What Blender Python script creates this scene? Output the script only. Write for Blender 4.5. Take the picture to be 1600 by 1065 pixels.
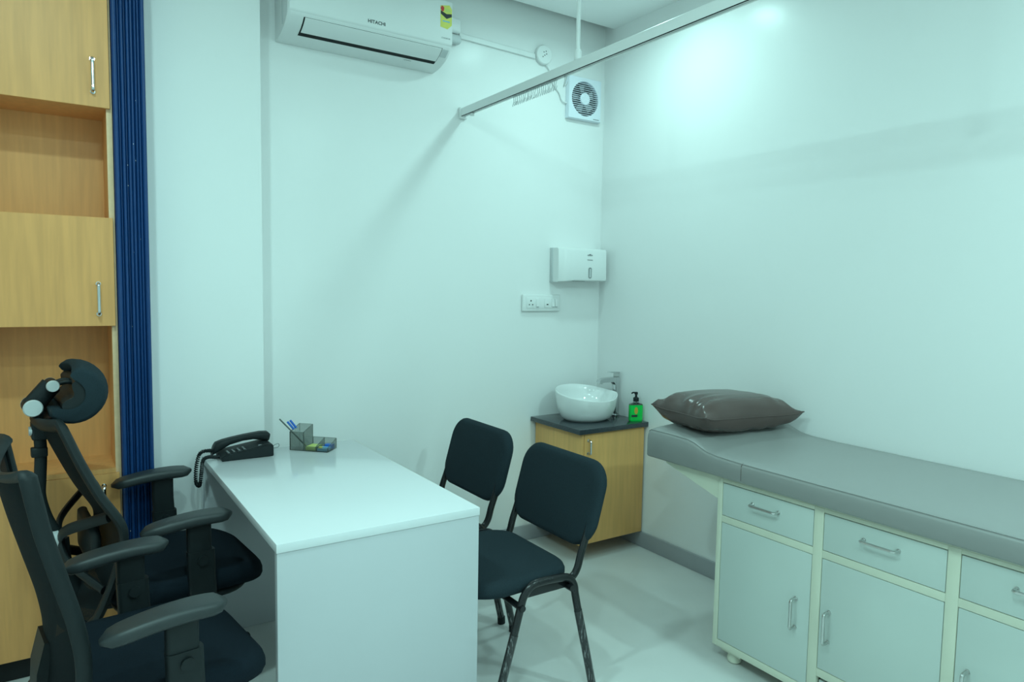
import bpy, bmesh, math, random
from mathutils import Vector, Matrix, Euler
random.seed(7)
D = bpy.data; SC = bpy.context.scene; COL = SC.collection
for o in list(D.objects): D.objects.remove(o, do_unlink=True)
PI = math.pi; R = math.radians

# ------------------------------------------------------------------ camera
F_PX, YAW, PITCH, ROLL = 1084.74, 0.58191, 0.075688, 0.016298
CAM = Vector((-2.7493, -3.2290, 1.45))
fw = Vector((math.sin(YAW)*math.cos(PITCH), math.cos(YAW)*math.cos(PITCH), -math.sin(PITCH)))
rt = Vector((math.cos(YAW), -math.sin(YAW), 0)); up = rt.cross(fw)
rt2 = rt*math.cos(ROLL) + up*math.sin(ROLL); up2 = up*math.cos(ROLL) - rt*math.sin(ROLL)
cd = D.cameras.new('camera'); cam = D.objects.new('camera', cd); COL.objects.link(cam)
m = Matrix((rt2, up2, -fw)).transposed().to_4x4(); m.translation = CAM; cam.matrix_world = m
cd.sensor_width = 36; cd.lens = 36*F_PX/1600; cd.clip_start = .02
SC.camera = cam

# ------------------------------------------------------------------ world, view
w = D.worlds.new('world'); SC.world = w; w.use_nodes = True
w.node_tree.nodes['Background'].inputs[0].default_value = (.6, 1, .97, 1)
w.node_tree.nodes['Background'].inputs[1].default_value = .1
vs = SC.view_settings; vs.view_transform = 'Standard'; vs.look = 'None'; vs.gamma = 1; vs.use_curve_mapping = False
vs.exposure = 0.17
LAMP_TINT = (.575, 1.0, .955)
#          x     y     watts  beam
LAMPS = [(-.50, -.75, 6.2, 166), (-2.88, -1.75, 18, 180), (-2.45, -2.85, 15, 180), (-.60, -3.60, 27, 180), (-2.20, -4.20, 8, 180)]  # first two follow highlights and shadows; last three are unseen, added as fill
CEIL = 2.955

# ------------------------------------------------------------------ materials
MATS = {}
def mat(name, col, rough=.5, metal=0, spec=.5, noise=0, nscale=8, stretch=None, bump=0, bscale=200, coat=0, trans=0, ior=1.45, alpha=1, col2=None, sheen=0, emit=0):
    if name in MATS: return MATS[name]
    M = D.materials.new(name); M.use_nodes = True; nt = M.node_tree; b = nt.nodes['Principled BSDF']
    b.inputs['Base Color'].default_value = (*col, 1); b.inputs['Roughness'].default_value = rough
    b.inputs['Metallic'].default_value = metal; b.inputs['Specular IOR Level'].default_value = spec
    b.inputs['Coat Weight'].default_value = coat; b.inputs['Transmission Weight'].default_value = trans
    b.inputs['IOR'].default_value = ior; b.inputs['Alpha'].default_value = alpha
    if sheen: b.inputs['Sheen Weight'].default_value = sheen
    if emit:
        b.inputs['Emission Color'].default_value = (*col, 1); b.inputs['Emission Strength'].default_value = emit
    tc = nt.nodes.new('ShaderNodeTexCoord')
    if noise or col2:
        mp = nt.nodes.new('ShaderNodeMapping'); nt.links.new(tc.outputs['Object'], mp.inputs[0])
        if stretch: mp.inputs['Scale'].default_value = stretch
        n = nt.nodes.new('ShaderNodeTexNoise'); n.inputs['Scale'].default_value = nscale; n.inputs['Detail'].default_value = 5
        nt.links.new(mp.outputs[0], n.inputs[0])
        cr = nt.nodes.new('ShaderNodeValToRGB')
        c2 = col2 or tuple(c*(1-noise) for c in col)
        cr.color_ramp.elements[0].position = .32; cr.color_ramp.elements[1].position = .68 if name != 'black_tube_in_film' else .44
        cr.color_ramp.elements[0].color = (*c2, 1); cr.color_ramp.elements[1].color = (*col, 1)
        nt.links.new(n.outputs['Fac'], cr.inputs[0]); nt.links.new(cr.outputs[0], b.inputs['Base Color'])
    if bump:
        n2 = nt.nodes.new('ShaderNodeTexNoise'); n2.inputs['Scale'].default_value = bscale; n2.inputs['Detail'].default_value = 3
        nt.links.new(tc.outputs['Object'], n2.inputs[0])
        bp = nt.nodes.new('ShaderNodeBump'); bp.inputs['Strength'].default_value = bump; bp.inputs['Distance'].default_value = .004
        nt.links.new(n2.outputs['Fac'], bp.inputs['Height']); nt.links.new(bp.outputs[0], b.inputs['Normal'])
    MATS[name] = M; return M
def speckle(M, col, scale, thr):
    """small paint specks on top of a material's base colour"""
    nt = M.node_tree; b = nt.nodes['Principled BSDF']; tc = nt.nodes.new('ShaderNodeTexCoord')
    v = nt.nodes.new('ShaderNodeTexVoronoi'); v.inputs['Scale'].default_value = scale; nt.links.new(tc.outputs['Object'], v.inputs[0])
    lt = nt.nodes.new('ShaderNodeMath'); lt.operation = 'LESS_THAN'; lt.inputs[1].default_value = thr; nt.links.new(v.outputs['Distance'], lt.inputs[0])
    mx = nt.nodes.new('ShaderNodeMix'); mx.data_type = 'RGBA'; nt.links.new(lt.outputs[0], mx.inputs['Factor'])
    src = b.inputs['Base Color'].links
    if src: nt.links.new(src[0].from_socket, mx.inputs['A'])
    else: mx.inputs['A'].default_value = b.inputs['Base Color'].default_value
    mx.inputs['B'].default_value = (*col, 1); nt.links.new(mx.outputs['Result'], b.inputs['Base Color'])
def meshweave(M, scale, fill):
    """open net: a fine grid of threads with holes between them"""
    nt = M.node_tree; b = nt.nodes['Principled BSDF']; tc = nt.nodes.new('ShaderNodeTexCoord')
    sx = nt.nodes.new('ShaderNodeSeparateXYZ'); nt.links.new(tc.outputs['Object'], sx.inputs[0])
    fr = []
    for ax in ('Y', 'Z'):
        mu = nt.nodes.new('ShaderNodeMath'); mu.operation = 'MULTIPLY'; mu.inputs[1].default_value = scale; nt.links.new(sx.outputs[ax], mu.inputs[0])
        f = nt.nodes.new('ShaderNodeMath'); f.operation = 'FRACT'; nt.links.new(mu.outputs[0], f.inputs[0])
        g = nt.nodes.new('ShaderNodeMath'); g.operation = 'LESS_THAN'; g.inputs[1].default_value = fill; nt.links.new(f.outputs[0], g.inputs[0]); fr.append(g)
    mx = nt.nodes.new('ShaderNodeMath'); mx.operation = 'MAXIMUM'; nt.links.new(fr[0].outputs[0], mx.inputs[0]); nt.links.new(fr[1].outputs[0], mx.inputs[1])
    nt.links.new(mx.outputs[0], b.inputs['Alpha'])

WALL = mat('wall_paint', (.885, .885, .885), rough=.24, spec=.16, noise=.015, nscale=1.2, bump=.03, bscale=60)
CEILM = mat('ceiling_paint', (.95, .95, .95), rough=.8, noise=.01, nscale=2)
FLOORM = mat('floor_vinyl', (.71, .71, .70), rough=.32, spec=.35, noise=.10, nscale=2.2)
BASEM = mat('skirting', (.40, .41, .44), rough=.45, noise=.06, nscale=6)
WOOD = mat('beech_laminate', (.80, .385, .135), rough=.42, spec=.4, noise=.14, nscale=7, stretch=(7, 7, .5))
WOOD2 = mat('yellower_beech_lightened', (.86, .47, .165), rough=.42, spec=.4, noise=.12, nscale=7, stretch=(7, 7, .5))  # yellower beech, also lightened to make up for weak light at the sink
WOODE = mat('beech_laminate_edge', (.86, .58, .35), rough=.6, noise=.12, nscale=30)
BLUE = mat('blue_pvc', (.004, .046, .175), rough=.42, noise=.12, nscale=3, stretch=(30, 30, .6)); speckle(BLUE, (.8, .8, .8), 16, .035)
WHITEP = mat('white_plastic', (.84, .85, .85), rough=.35, noise=.01)
GREYP = mat('pale_grey_plastic', (.62, .65, .66), rough=.4, noise=.02)
DARK = mat('dark_gap', (.01, .012, .013), rough=.8, noise=.1)
BLACKP = mat('black_plastic', (.012, .017, .019), spec=.3, rough=.5, noise=.1, nscale=30, bump=.1, bscale=900)
ARMP = mat('black_soft_plastic', (.030, .036, .039), rough=.45, noise=.1, nscale=20, bump=.08, bscale=700)
FABRIC = mat('black_fabric', (.022, .036, .045), rough=.95, spec=.15, noise=.2, nscale=300, bump=.3, bscale=1200)
SEATF = mat('black_seat_fabric', (.010, .017, .025), rough=.95, spec=.12, noise=.2, nscale=300, bump=.3, bscale=1200)
NET = mat('black_net', (.007, .011, .013), spec=.2, rough=.9, noise=.2, nscale=60); meshweave(NET, 320, .80)
STEELB = mat('black_enamel_tube', (.012, .013, .015), rough=.22, noise=.1, nscale=40)
WRAP = mat('black_tube_in_film', (.014, .015, .017), rough=.25, spec=.6, col2=(.20, .205, .21), nscale=60, stretch=(2.5, 2.5, .35), coat=.4)
CHROME = mat('chrome', (.60, .61, .62), rough=.10, metal=1, noise=.03)
SATIN = mat('satin_steel', (.62, .63, .62), rough=.28, metal=1, noise=.05, nscale=40)
SILVER = mat('silver_plastic', (.55, .57, .58), rough=.4, noise=.03)
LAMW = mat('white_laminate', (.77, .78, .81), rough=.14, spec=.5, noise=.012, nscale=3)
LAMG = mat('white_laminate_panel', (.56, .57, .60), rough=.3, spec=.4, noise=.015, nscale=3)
STONE = mat('dark_granite', (.045, .056, .066), rough=.13, spec=.6, noise=.3, nscale=120)
CERAM = mat('white_ceramic', (.86, .87, .87), rough=.06, spec=.6, coat=.5, noise=.005)
GREYV = mat('grey_leatherette', (.305, .305, .30), rough=.36, spec=.6, noise=.03, nscale=3, bump=.10, bscale=500)
BROWNV = mat('dark_brown_leatherette', (.100, .068, .062), rough=.27, spec=.55, noise=.12, nscale=5, bump=.15, bscale=14)
CREAM = mat('cream_green_enamel', (.72, .725, .60), rough=.33, noise=.02, nscale=4)
PALEG = mat('pale_grey_green_enamel', (.60, .66, .63), rough=.33, noise=.02, nscale=4)
GREENS = mat('green_liquid_soap', (.008, .80, .12), rough=.1, trans=.25, noise=.08, nscale=20)
CLEARP = mat('clear_plastic', (.9, .95, .95), rough=.05, trans=.95, noise=.01)
SMOKE = mat('smoky_clear_acrylic', (.55, .58, .56), rough=.06, trans=.95, noise=.01, ior=1.2)
SMOKEE = mat('smoky_acrylic_edge', (.10, .12, .11), rough=.2, noise=.05)
INK = mat('dark_print', (.03, .035, .04), rough=.5, noise=.02)
INKG = mat('grey_print', (.25, .27, .28), rough=.5, noise=.02)
RED = mat('red_print', (.62, .05, .05), rough=.4, noise=.05)
YELGR = mat('yellow_green_print', (.75, .75, .16), rough=.4, noise=.06, nscale=40)
LIME = mat('lime_print', (.62, .72, .20), rough=.4, noise=.05)
YELLOW = mat('yellow_paper', (.80, .70, .10), rough=.7, noise=.05)
BLUEP = mat('blue_plastic', (.03, .16, .62), rough=.35, noise=.05)
LBLUE = mat('light_blue_paper', (.20, .50, .75), rough=.6, noise=.05)
GOLD = mat('amber_print', (.65, .38, .06), rough=.5, noise=.1)
LEDM = mat('led_diffuser', (.6, 1.0, .96), rough=.6, emit=6, noise=.01)

# ------------------------------------------------------------------ helpers
def root(o):
    while o.parent: o = o.parent
    return o
def obj(name, bm, M, parent=None, smooth=35, local=False):
    """bm in world coordinates (local=True: in the thing's own frame)"""
    if not local and parent is not None:
        bmesh.ops.translate(bm, verts=bm.verts, vec=-root(parent).location)
    bmesh.ops.recalc_face_normals(bm, faces=bm.faces)
    me = D.meshes.new(name); bm.to_mesh(me); bm.free()
    if smooth:
        for p in me.polygons: p.use_smooth = True
        me.set_sharp_from_angle(angle=R(smooth))
    me.materials.append(M)
    o = D.objects.new(name, me); COL.objects.link(o)
    if parent is not None: o.parent = parent
    return o
def tag(o, label=None, cat=None, group=None, kind=None):
    if label: o['label'] = label
    if cat: o['category'] = cat
    if group: o['group'] = group
    if kind: o['kind'] = kind
    return o
def thing(name, label, cat, loc=(0, 0, 0), group=None):
    e = D.objects.new(name, None); COL.objects.link(e); e.location = loc; e.empty_display_size = .1
    return tag(e, label, cat, group)
def copy_tree(o, parent=None):
    c = o.copy(); COL.objects.link(c); c.parent = parent
    for ch in list(o.children): copy_tree(ch, c)
    return c
def B(): return bmesh.new()
def box(bm, x0, x1, y0, y1, z0, z1, bev=0, seg=2):
    r = bmesh.ops.create_cube(bm, size=1)
    vs_ = r['verts']
    for v in vs_:
        v.co = Vector(((x0+x1)/2 + v.co.x*(x1-x0), (y0+y1)/2 + v.co.y*(y1-y0), (z0+z1)/2 + v.co.z*(z1-z0)))
    if bev:
        es = list({e for v in vs_ for e in v.link_edges})
        bmesh.ops.bevel(bm, geom=es, offset=bev, segments=seg, profile=.5, affect='EDGES')
    return bm
def loft(bm, rings, closed=True, cap=True):
    vv = [[bm.verts.new(p) for p in r] for r in rings]; n = len(vv[0])
    for a, b in zip(vv, vv[1:]):
        for i in range(n if closed else n-1):
            j = (i+1) % n
            bm.faces.new((a[i], a[j], b[j], b[i]))
    if cap and closed:
        bm.faces.new(vv[0][::-1]); bm.faces.new(vv[-1])
    return bm
def smooth_path(pts, k=6):
    pts = [Vector(p) for p in pts]
    if len(pts) < 3: return pts
    out = []; P_ = [pts[0]*2-pts[1]] + pts + [pts[-1]*2-pts[-2]]
    for i in range(1, len(P_)-2):
        a, b, c, d = P_[i-1:i+3]
        for j in range(k):
            t = j/k
            out.append(.5*((2*b)+(c-a)*t+(2*a-5*b+4*c-d)*t*t+(3*b-a-3*c+d)*t**3))
    out.append(pts[-1]); return out
def tube(bm, pts, r, seg=10, k=6, flat=None, up=(0, 0, 1), sm=True, closed=False):
    """round tube; flat=(a,b): half-widths across (side) and along 'up'"""
    P_ = smooth_path(pts, k) if sm else [Vector(p) for p in pts]
    rings = []; upv = Vector(up); prev = None
    for i, p in enumerate(P_):
        t = (P_[min(i+1, len(P_)-1)] - P_[max(i-1, 0)]).normalized()
        if prev is None:
            ref = upv if abs(t.dot(upv)) < .95 else Vector((1, 0, 0)) if abs(t.x) < .9 else Vector((0, 1, 0))
            s = t.cross(ref).normalized()
        else:
            s = (prev - t*prev.dot(t)).normalized()
        prev = s; u = s.cross(t)
        a, b = flat if flat else (r, r)
        rr = r[i*len(r)//len(P_)] if isinstance(r, (list, tuple)) else None
        if rr: a = b = rr
        rings.append([p + s*(a*math.cos(q)) + u*(b*math.sin(q)) for q in (2*PI*j/seg for j in range(seg))])
    return loft(bm, rings)
def cyl(bm, p0, p1, r, seg=20, r2=None):
    p0, p1 = Vector(p0), Vector(p1); t = (p1-p0).normalized()
    ref = Vector((0, 0, 1)) if abs(t.z) < .9 else Vector((1, 0, 0))
    s = t.cross(ref).normalized(); u = s.cross(t); r2 = r if r2 is None else r2
    return loft(bm, [[p + s*(q*math.cos(a)) + u*(q*math.sin(a)) for a in (2*PI*j/seg for j in range(seg))] for p, q in ((p0, r), (p1, r2))])
def lathe(bm, c, prof, seg=32, sx=1, sy=1):
    c = Vector(c)
    return loft(bm, [[c + Vector((r*sx*math.cos(a), r*sy*math.sin(a), z)) for a in (2*PI*j/seg for j in range(seg))] for r, z in prof])
def prism(bm, pts, axis, a, b):
    def mk(p, h):
        return (h, p[0], p[1]) if axis == 0 else (p[0], h, p[1]) if axis == 1 else (p[0], p[1], h)
    return loft(bm, [[mk(p, a) for p in pts], [mk(p, b) for p in pts]])
def rrect(w_, h_, r, n=6):
    out = []
    for cx, cy, a0 in ((w_/2-r, h_/2-r, 0), (-w_/2+r, h_/2-r, 90), (-w_/2+r, -h_/2+r, 180), (w_/2-r, -h_/2+r, 270)):
        for i in range(n+1):
            a = R(a0 + 90*i/n); out.append((cx+r*math.cos(a), cy+r*math.sin(a)))
    return out
def pad(bm, outline, t, bulge, fn, edge=.93):
    """cushion of thickness t over an outline; fn(u,v,w) places it"""
    levels = []
    for s in (.02, .25, .5, .7, .85, edge): levels.append((s, -t/2*(1+bulge*(1-s*s))))
    for s, z in ((.975, -.36), (1, -.12), (1, .12), (.975, .36)): levels.append((s, z*t))
    for s in (edge, .85, .7, .5, .25, .02): levels.append((s, t/2*(1+bulge*(1-s*s))))
    return loft(bm, [[Vector(fn(u*s, v*s, z)) for u, v in outline] for s, z in levels])
def text(name, s, size, loc, right, up_, M, parent, depth=.0004, bold=0, width=None):
    cu = D.curves.new('t', 'FONT'); cu.body = s; cu.size = size; cu.extrude = depth; cu.align_x = 'CENTER'; cu.align_y = 'CENTER'; cu.offset = bold
    cu.resolution_u = 3
    o = D.objects.new('t', cu); COL.objects.link(o)
    bpy.context.view_layer.update()
    me = D.meshes.new_from_object(o.evaluated_get(bpy.context.evaluated_depsgraph_get()))
    D.objects.remove(o); D.curves.remove(cu)
    r_, u_ = Vector(right).normalized(), Vector(up_).normalized(); n = r_.cross(u_)
    if width:
        xs = [v.co.x for v in me.vertices]; k = width/max(1e-6, max(xs)-min(xs))
        for v in me.vertices: v.co.x *= k
    base = Vector(loc) - root(parent).location
    for v in me.vertices: v.co = base + r_*v.co.x + u_*v.co.y + n*v.co.z
    me.name = name; me.materials.append(M)
    q = D.objects.new(name, me); COL.objects.link(q); q.parent = parent
    return q
def struct(name, bm, M, parent=None, smooth=0, label=None):
    o = obj(name, bm, M, parent, smooth)
    if parent is None: o['kind'] = 'structure'
    if label: o['label'] = label
    return o
def bow_handle(bm, a, b, out, r=.005, sq=True):
    """D-pull: two posts and a bar between points a and b, standing off by vector out"""
    a, b, out = Vector(a), Vector(b), Vector(out)
    d = (b-a).normalized()*.010
    tube(bm, [a, a+out*.75, a+out+d*.6, a+out+d*2, b+out-d*2, b+out-d*.6, b+out*.75, b], r, seg=10, k=3)
    for p in (a, b): cyl(bm, p-out*.01, p+out*.12, r*1.5, 14)
    return bm

# ------------------------------------------------------------------ room shell
X0, X1, Y0, Y1 = -4.2, 0.0, -5.0, 0.0
struct('floor', box(B(), X0-.15, X1+.15, Y0-.15, Y1+.15, -.1, 0), FLOORM, label='smooth pale grey floor')
struct('wall_back', box(B(), X0-.15, X1+.15, Y1, Y1+.15, 0, 3.4), WALL, label='white painted back wall behind sink and air conditioner')
struct('wall_right', box(B(), X1, X1+.15, Y0-.15, Y1, 0, 3.4), WALL, label='white painted wall beside the couch')
struct('wall_left', box(B(), X0-.15, X0, Y0-.15, Y1, 0, 3.4), WALL)
struct('wall_front', box(B(), X0, X1, Y0-.15, Y0, 0, 3.4), WALL)
struct('wall_pillar', box(B(), -2.447, -2.001, -.13, -.0005, .0005, 3.39), WALL, label='white painted pillar between desk and blue panel')
bm = B(); box(bm, X0, X1, Y0, -.074, CEIL, CEIL+.10)
struct('ceiling', bm, CEILM, label='white false ceiling with a shadow gap at the back wall')
struct('ceiling_slab', box(B(), X0-.15, X1+.15, Y0-.15, Y1+.15, 3.4, 3.5), CEILM)
struct('baseboard_back', box(B(), -2.0005, -.0135, -.013, -.0002, .0003, .088, .002), BASEM, smooth=30)
struct('baseboard_right', box(B(), -.013, -.0002, Y0+.001, -.0135, .0003, .088, .002), BASEM, smooth=30)

# ------------------------------------------------------------------ ceiling downlights
lab = ['round recessed ceiling downlight between curtain track and sink corner', 'round recessed ceiling downlight above the office chairs',
       'added fill downlight in the middle of the room ceiling', 'added fill downlight in the ceiling beyond the foot of the couch', 'added fill downlight in the ceiling by the front wall']
for (x, y, wt, beam), lb in zip(LAMPS, lab):
    t = thing('ceiling_downlight', lb, 'light', (x, y, CEIL-.006), 'recessed ceiling downlights')
    obj('trim_ring', lathe(B(), (x, y, CEIL), [(.088, -.0005), (.086, -.008), (.074, -.010), (.072, -.003), (.072, -.0005)], 40), WHITEP, t)
    obj('diffuser', cyl(B(), (x, y, CEIL-.0005), (x, y, CEIL-.003), .0715, 40), LEDM, t)
    ld = D.lights.new('lamp_light', 'AREA'); ld.shape = 'DISK'; ld.size = .14; ld.spread = R(beam); ld.energy = wt; ld.color = LAMP_TINT
    lo = D.objects.new('lamp_light', ld); COL.objects.link(lo); lo.parent = t; lo.location = (0, 0, -.008)

# ------------------------------------------------------------------ wardrobe
WX0, WX1, WY = -3.56, -2.557, -.27
t = thing('wardrobe', 'tall beech laminate wall cabinet with open niches and chrome handles', 'cabinet', ((WX0+WX1)/2, WY/2, 0))
for x in (WX0, WX1-.02):
    sp = obj('side_panel', box(B(), x, x+.02, WY+.023, -.003, .001, CEIL-.002), WOOD, t)
    obj('edge_band', box(B(), x+.0005, x+.0195, WY+.019, WY+.0232, .001, CEIL-.002, .0008), WOODE, sp)
obj('back_panel', box(B(), WX0+.02, WX1-.02, -.014, -.004, .001, CEIL-.002), WOOD, t)
obj('centre_panel', box(B(), (WX0+WX1)/2-.009, (WX0+WX1)/2+.009, WY+.025, -.014, .09, CEIL-.002), WOOD, t)
for z0 in (.092, .734, 1.289, 1.665, 2.077, 2.932):
    obj('shelf', box(B(), WX0+.02, WX1-.02, WY+(.004 if z0 == .734 else .021), -.014, z0, z0+.018), WOOD, t)
obj('plinth', box(B(), WX0+.03, WX1-.03, WY+.05, WY+.066, .001, .09), DARK, t)
xm = (WX0+WX1)/2
for z0, z1, hz in ((.092, .733, (.585, .69)), (1.287, 1.683, (1.332, 1.442)), (2.075, CEIL-.003, (2.127, 2.241))):
    for xa, xb, hx in ((WX0+.005, xm-.0015, WX0+.055), (xm+.0015, WX1-.008, WX1-.06)):
        d = obj('door', box(B(), xa, xb, WY, WY+.018, z0, z1, .0012, 1), WOOD, t)
        tag(obj('handle', bow_handle(B(), (hx, WY, hz[0]), (hx, WY, hz[1]), (0, -.026, 0), .0055), CHROME, d), 'chrome bow handle')

# ------------------------------------------------------------------ blue folding partition
t = thing('folding_partition', 'dark blue ribbed folding partition stacked upright between cabinet and pillar', 'partition', (-2.502, -.2, 0))
x = -2.5555; i = 0
while x < -2.4495:
    wd = (.017, .009, .012, .008, .011, .014, .009, .012, .019)[i % 9]
    wd = min(wd, -2.4485-x)
    if wd < .004: break
    dep = (.0, .010, .003, .012, .004, .010, .002, .009, .0)[i % 9]
    n = 5
    pr = [(x+wd*k/n, -.272+dep-.006*math.sin(PI*k/n)) for k in range(n+1)] + [(x+wd, -.03), (x, -.03)]
    obj('slat', prism(B(), pr, 2, .002, CEIL-.003), BLUE, t, smooth=50)
    x += wd; i += 1

# ------------------------------------------------------------------ air conditioner
AX0, AX1 = -1.905, -1.130
t = thing('air_conditioner', 'white wall-mounted split air conditioner with coloured rating sticker', 'air conditioner', ((AX0+AX1)/2, 0, 2.52))
def fillet(pts, k=4): return [tuple(p) for p in smooth_path([(a, b, 0) for a, b in pts], k)]
body = [(-.001, 2.800), (-.185, 2.800), (-.198, 2.794), (-.206, 2.780), (-.2065, 2.60), (-.203, 2.590), (-.192, 2.578), (-.172, 2.562), (-.140, 2.545), (-.095, 2.531), (-.050, 2.523), (-.001, 2.520)]
bm = B(); rings = []
for xx, s in ((AX0, .965), (AX0+.006, .99), (AX0+.016, 1), (AX1-.016, 1), (AX1-.006, .99), (AX1, .965)):
    rings.append([(xx, -.001+(y+.001)*s, 2.66+(z-2.66)*(s if z > 2.66 else 1)) for y, z in body])
obj('body', loft(bm, rings), WHITEP, t, smooth=40)
bm = B(); fp = [(-.207, 2.797), (-.2115, 2.790), (-.2125, 2.606), (-.210, 2.598), (-.204, 2.594), (-.2065, 2.60), (-.2062, 2.78)]
obj('front_panel', prism(bm, fp, 0, AX0+.004, AX1-.004), WHITEP, t, smooth=40)
# louver on the curved underside, with a dark slot behind it
def und(s): # s 0 front .. 1 rear on the underside curve
    pts = [(-.196, 2.5825), (-.183, 2.571), (-.163, 2.557), (-.134, 2.5435), (-.102, 2.5335)]
    q = s*(len(pts)-1); i = min(int(q), len(pts)-2); f = q-i
    return (pts[i][0]*(1-f)+pts[i+1][0]*f, pts[i][1]*(1-f)+pts[i+1][1]*f)
bm = B(); L0, L1 = AX0+.075, AX1-.050; N = 24
def strip(bm, s0, s1, xa, xb, off, th):
    top = []; nn = 8
    for k in range(nn+1):
        s = s0+(s1-s0)*k/nn; y, z = und(s); nrm = Vector((0, -.45, -.89)) ; top.append((y, z))
    outer = [(y-.45*off, z-.89*off) for y, z in top]; inner = [(y-.45*(off-th), z-.89*(off-th)) for y, z in top][::-1]
    return prism(bm, outer+inner, 0, xa, xb)
obj('air_slot', strip(bm, .0, 1.0, L0-.006, L1+.004, .0012, .006), DARK, t, smooth=40)
obj('louver', strip(B(), .01, .80, L0, L1, .0045, .004), WHITEP, t, smooth=40)
obj('display_window', strip(B(), .05, .55, AX1-.042, AX1-.012, .0015, .004), GREYP, t, smooth=40)
text('lettering', 'HITACHI', .021, (-1.515, -.2126, 2.622), (1, 0, 0), (0, 0, 1), INK, t, bold=.0004, width=.082)
text('lettering', 'iZ INVERTER', .009, (-1.168, -.2126, 2.625), (1, 0, 0), (0, 0, 1), INKG, t, width=.046)
text('lettering', 'HITACHI', .007, (-1.31, -.090, 2.5285), (1, 0, 0), (0, -.97, .22), INKG, t, width=.036)
st = obj('rating_sticker', prism(B(), [(-1.197, 2.770), (-1.150, 2.780), (-1.137, 2.762), (-1.137, 2.690), (-1.160, 2.668), (-1.197, 2.674)], 1, -.2124, -.2131), YELGR, t, smooth=0)
st['label'] = 'yellow-green energy rating sticker'
obj('sticker_badge', prism(B(), [(-1.196, 2.748), (-1.196, 2.733), (-1.165, 2.715), (-1.138, 2.728), (-1.138, 2.742), (-1.165, 2.737)], 1, -.2130, -.2134), INK, st, smooth=0)
obj('sticker_badge', prism(B(), [(-1.197, 2.758), (-1.190, 2.772), (-1.178, 2.765), (-1.180, 2.748), (-1.190, 2.745)], 1, -.2130, -.2135), RED, st, smooth=0)
obj('sticker_badge', prism(B(), [(-1.176, 2.762), (-1.145, 2.760), (-1.139, 2.750), (-1.172, 2.745)], 1, -.2130, -.2135), LIME, st, smooth=0)
obj('sticker_badge', box(B(), -1.186, -1.148, -.2136, -.2130, 2.700, 2.705), LBLUE, st, smooth=0)
for xa, xb in ((AX0-.004, AX0-.0005),):   # side intake mark
    obj('side_vent', box(B(), AX0-.0015, AX0+.001, -.125, -.115, 2.56, 2.70), GREYP, t)

# pipe cover and cable trunking
t = thing('pipe_cover', 'small white pipe elbow cover on the wall at the air conditioner end', 'pipe cover', (-1.10, 0, 2.66))
obj('cover_box', box(B(), -1.126, -1.000, -.060, -.001, 2.728, 2.80, .012, 3), WHITEP, t)
obj('pipe_stub', box(B(), -1.126, -.988, -.045, -.001, 2.682, 2.726, .012, 3), GREYP, t)
A_, Bq = Vector((-.984, -.001, 2.734)), Vector((-.510, -.001, 2.722))
bm = B(); d = (Bq-A_).normalized(); nn = Vector((0, 0, 1))
loft(bm, [[p+nn*.013, p+nn*.013-Vector((0, .010, 0)), p+nn*.011-Vector((0, .012, 0)), p-nn*.011-Vector((0, .012, 0)), p-nn*.013-Vector((0, .010, 0)), p-nn*.013] for p in (A_, Bq)])
tag(obj('cable_trunking', bm, WHITEP), 'slim white cable trunking running along the wall to round outlet', 'trunking')
t = thing('round_outlet', 'round white socket outlet on the wall at the trunking end', 'outlet', (-.456, 0, 2.74))
bm = B(); rings = [[(-.456+r*math.cos(a), y, 2.738+r*math.sin(a)) for a in (2*PI*j/36 for j in range(36))] for r, y in ((.052, -.001), (.052, -.020), (.048, -.025), (.02, -.026))]
obj('outlet_body', loft(bm, rings), WHITEP, t)
for dx, dz in ((-.012, -.014), (.0, -.004), (.012, .004), (-.006, .012), (.008, .018)):
    obj('pin_hole', cyl(B(), (-.456+dx, -.0255, 2.738+dz), (-.456+dx, -.0268, 2.738+dz), .003, 10), DARK, t)

# ------------------------------------------------------------------ exhaust fan
FX0, FX1, FZ0, FZ1 = -.287, -.047, 2.424, 2.662; fx, fz = (FX0+FX1)/2, (FZ0+FZ1)/2
t = thing('exhaust_fan', 'square white exhaust fan with round slatted grille in the wall corner', 'fan', (fx, 0, FZ0))
ring_i = [(fx+.097*math.cos(a), fz+.097*math.sin(a)) for a in (2*PI*j/48 for j in range(48))]
sq = []
for j in range(48):
    a = 2*PI*j/48; c, s = math.cos(a), math.sin(a); k = .120/max(abs(c), abs(s)); sq.append((fx+c*k, fz+s*k*.992))
bm = B()
loft(bm, [[(x, -.001, z) for x, z in ring_i], [(x, -.030, z) for x, z in ring_i], [(fx+(x-fx)*.97, -.030, fz+(z-fz)*.97) for x, z in sq], [(x, -.022, z) for x, z in sq], [(x, -.001, z) for x, z in sq]], cap=False)
FANM = mat('bluish_white_plastic', (.80, .85, .93), rough=.35, noise=.01)
obj('frame', bm, FANM, t, smooth=25)
obj('fan_cavity', cyl(B(), (fx, -.002, fz), (fx, -.005, fz), .096, 40), mat('fan_shadow_grey', (.16, .18, .20), rough=.8, noise=.1), t)
for k in range(5):
    a = 2*PI*k/5+.5; bm = B()
    pts = [(fx+r*math.cos(a+o_), -.006-.004*q, fz+r*math.sin(a+o_)) for r, o_, q in ((.02, -.5, 0), (.078, -.30, 0), (.082, .25, 2), (.02, .5, 2))]
    loft(bm, [pts, [(x, y-.0015, z) for x, y, z in pts]]); obj('blade', bm, GREYP, t, smooth=0)
for k in range(16):
    z = fz-.0865+.01153*k; hw = math.sqrt(max(0, .0975**2-(z-fz)**2))
    bm = B(); prism(bm, [(-.030, z-.004), (-.028, z-.0012), (-.019, z+.0035), (-.021, z+.0005)], 0, fx-hw, fx+hw); obj('grille_slat', bm, FANM, t, smooth=0)
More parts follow.
